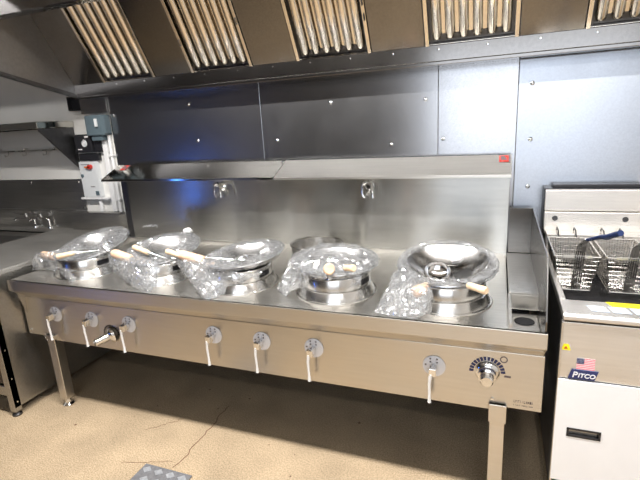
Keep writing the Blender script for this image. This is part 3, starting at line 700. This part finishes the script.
# ------------------------------------------------------------------ wall shelf
t = thing('wall_shelf', 'stainless wall shelf with a dark triangular bracket on the white wall', 'shelf', (-1, .85, 1.63))
B().box(-2.2, -.415, .695, YB-.0005, 1.640, 1.685).done('board', 'shelf', t, .003)
B().prism([(-.425,.995,1.345),(-.425,.975,1.345),(-.425,.705,1.622),(-.425,.705,1.638),(-.425,.995,1.638)], (.004,0,0)).prism([(-.421,.975,1.345),(-.421,.705,1.622),(-.421,.705,1.630),(-.421,.982,1.348)], (.018,0,0)).done('bracket', 'side', t, .001)
b = B(); b.tube([(-2.2,.965,1.485),(-.60,.965,1.485)], .006, 8)
for x in (-.62,-.95,-1.25): b.tube([(x,.998,1.50),(x,.965,1.50),(x,.965,1.485)], .006, 6)
b.done('rail', 'wire', t, smooth=True)
for x in (-.70,-.92,-1.12,-1.25):
    B().tube([(x,.96,1.49),(x,.955,1.455),(x,.93,1.45),(x,.925,1.462)], .004, 6).done('hook', 'wire', t, smooth=True)
# ------------------------------------------------------------------ electrics on the white wall strip
t = thing('isolator_switch', 'grey weatherproof switch box under the end of the hood', 'switch box', (-.17,.96,1.6))
B().box(-.225,-.065,.92,YB-.0005,1.57,1.71).done('box', 'greybox', t, .008)
B().box(-.125,-.105,.905,.92,1.63,1.685).done('lever', 'paleplate', t, .003)
B().box(-.09,-.055,.93,.985,1.58,1.70).done('hinge_side', 'greybox', t, .004)
B().box(-.20,-.10,.935,YB-.0005,1.535,1.575).done('gland_block', 'greybox', t, .004)
t = thing('control_timer', 'black square control with a pale dial on the white wall', 'control box', (-.32,.96,1.5))
B().box(-.395,-.235,.955,YB-.0005,1.455,1.585).done('box', 'black', t, .004)
B().lathe((-.30,.955,1.52), [(.026,0),(.024,.004),(.018,.004),(.018,.001),(0,.001)], n=(0,-1,0), seg=24).done('dial', 'paleplate', t, smooth=True)
b = B(); b.box(-.305,-.297,.951,.954,1.52,1.548); b.box(-.29,-.255,.953,.956,1.56,1.572); b.box(-.37,-.33,.953,.956,1.475,1.482); b.done('markings', 'paper', t)
tag(B().box(-.222,-.15,.965,YB-.0005,1.455,1.545).done('socket_box', 'black', None, .004), 'small plain black box beside the square control with the dial', 'socket')
tag(B().box(-.395,-.205,.972,YB-.0005,1.395,1.447).done('label_strip', 'black', None, .002), 'black strip directly above the pale plate with the red switch', 'strip')
t = thing('switch_plate', 'pale grey plate with a red rotary switch on the white wall', 'switch', (-.34,.98,1.25))
B().box(-.405,-.235,.965,YB-.0005,1.125,1.388).done('plate', 'paleplate', t, .003)
B().tube([(-.29,.965,1.35),(-.29,.945,1.35)], [.018,.016], 18).done('red_knob', 'red', t, smooth=True)
B().hexa([(-.335,.945,1.343),(-.28,.945,1.343),(-.28,.958,1.343),(-.335,.958,1.343),(-.335,.945,1.355),(-.28,.945,1.355),(-.28,.958,1.355),(-.335,.958,1.355)]).done('switch_lever', 'orange', t, .002)
b = B(); b.lathe((-.385,.965,1.285), [(.013,0),(.012,.006),(0,.007)], n=(0,-1,0), seg=16); b.box(-.28,-.25,.96,.966,1.14,1.17); b.done('button', 'greybox', t, smooth=False)
b = B(); b.box(-.385,-.30,.9635,.966,1.365,1.37); b.box(-.32,-.28,.9635,.966,1.20,1.206); b.done('print', 'ink', t)
t = thing('cable_duct', 'white plastic ledge under the plate with the red switch', 'ledge', (-.35,.98,1.12))
B().box(-.43,-.17,.955,YB-.0005,1.108,1.122).done('ledge', 'conduit', t, .002)
b = B(); b.tube([(-.27,.985,1.108),(-.27,.985,ST+.14)], .016, 12); b.done('drop_pipe', 'conduit', t, smooth=True)
t = thing('conduit', 'pair of white upright conduits beside the dark wall sheet', 'conduit', (-.1,.98,1.2))
b = B(); b.box(-.155,-.115,.972,YB-.0005,ST+.14,1.60); b.done('wide_duct', 'conduit', t, .003)
B().tube([(-.085,.982,ST+.14),(-.085,.982,1.62)], .013, 12).done('pipe', 'conduit', t, smooth=True)
for z in (1.1,1.42): B().box(-.105,-.065,.965,YB-.0005,z,z+.012).done('pipe_clip', 'conduit', t)
# unseen dark blocks added opposite the range to darken its steel reflections
t = thing('low_dark_block', 'unseen dark block added along the far left wall to darken steel reflections', 'cabinet', (-2.4, -2, 0))
B().box(-2.69, -2.15, -2.35, -.25, .0, 1.05).done('block_body', 'dim', t, .01)
for k in range(3): B().box(-2.15, -2.13, -2.33+k*.7, -1.66+k*.7, .1, 1.02).done('door', 'black', t, .004)
t = thing('tall_dark_block', 'unseen tall dark cupboard against the wall opposite the range', 'blocker', (-.4, -3.8, 0))
B().box(-1.2, 1.0, -4.19, -3.6, .0, 2.0).done('block_body', 'dim', t, .01)
for k in range(3): B().box(-1.18+k*.735, -.46+k*.735, -3.6, -3.58, .08, 1.96).done('door', 'black', t, .004)
# ------------------------------------------------------------------ light
def area(name, loc, rot, sx, sy, power, col, spread=PI):
    l = bpy.data.lights.new(name, 'AREA'); l.shape = 'RECTANGLE'; l.size = sx; l.size_y = sy; l.energy = power; l.color = col; l.spread = spread
    o = bpy.data.objects.new(name, l); C.objects.link(o); o.location = loc; o.rotation_euler = rot; return o
area('ceiling_tube', (1.7, -.45, ZC-.03), (0,0,0), 3.8, .08, 160, (1, .97, .93))
area('rear_fill', (3.0, -2.6, ZC-.03), (0,0,0), 2.4, .12, 22, (1, .97, .93))  # unseen fill light added to brighten the floor
area('window_daylight', ((WX0+WX1)/2, YF+.02, (WZ0+WZ1)/2), (PI/2,0,0), WX1-WX0, WZ1-WZ0, 24, (.95,.97,1))
area('blue_lamp', (XL+.06, -3.4, .42), (0,-PI/2,0), .78, .13, 5, (.06,.22,1))
w = bpy.data.worlds.new('sky'); bpy.context.scene.world = w; w.use_nodes = True
w.node_tree.nodes['Background'].inputs[0].default_value = (.75,.85,1,1); w.node_tree.nodes['Background'].inputs[1].default_value = 1.5
# ------------------------------------------------------------------ camera
r = V((0.93339041, 0.35449734, -0.05580305)); u = V((-0.03752709, 0.25106671, 0.96724207)); f = V((-0.35689503, 0.90072035, -0.24764651))
cam = bpy.data.cameras.new('camera'); co = bpy.data.objects.new('camera', cam); C.objects.link(co)
cam.sensor_width = 36; cam.lens = 457.2158/640*36; cam.clip_start = .05
m = Matrix((r, u, -f)).transposed().to_4x4(); m.translation = V((2.515797, -1.611469, 1.569150)); co.matrix_world = m
sc = bpy.context.scene; sc.camera = co
sc.view_settings.view_transform = 'Standard'; sc.view_settings.look = 'None'; sc.view_settings.exposure = .14; sc.view_settings.gamma = 1
sc.cycles.use_denoising = True; sc.cycles.denoising_input_passes = 'RGB_ALBEDO'; sc.cycles.max_bounces = 12; sc.cycles.glossy_bounces = 8; sc.cycles.transparent_max_bounces = 40
sc.cycles.sample_clamp_indirect = 4; sc.cycles.caustics_reflective = False
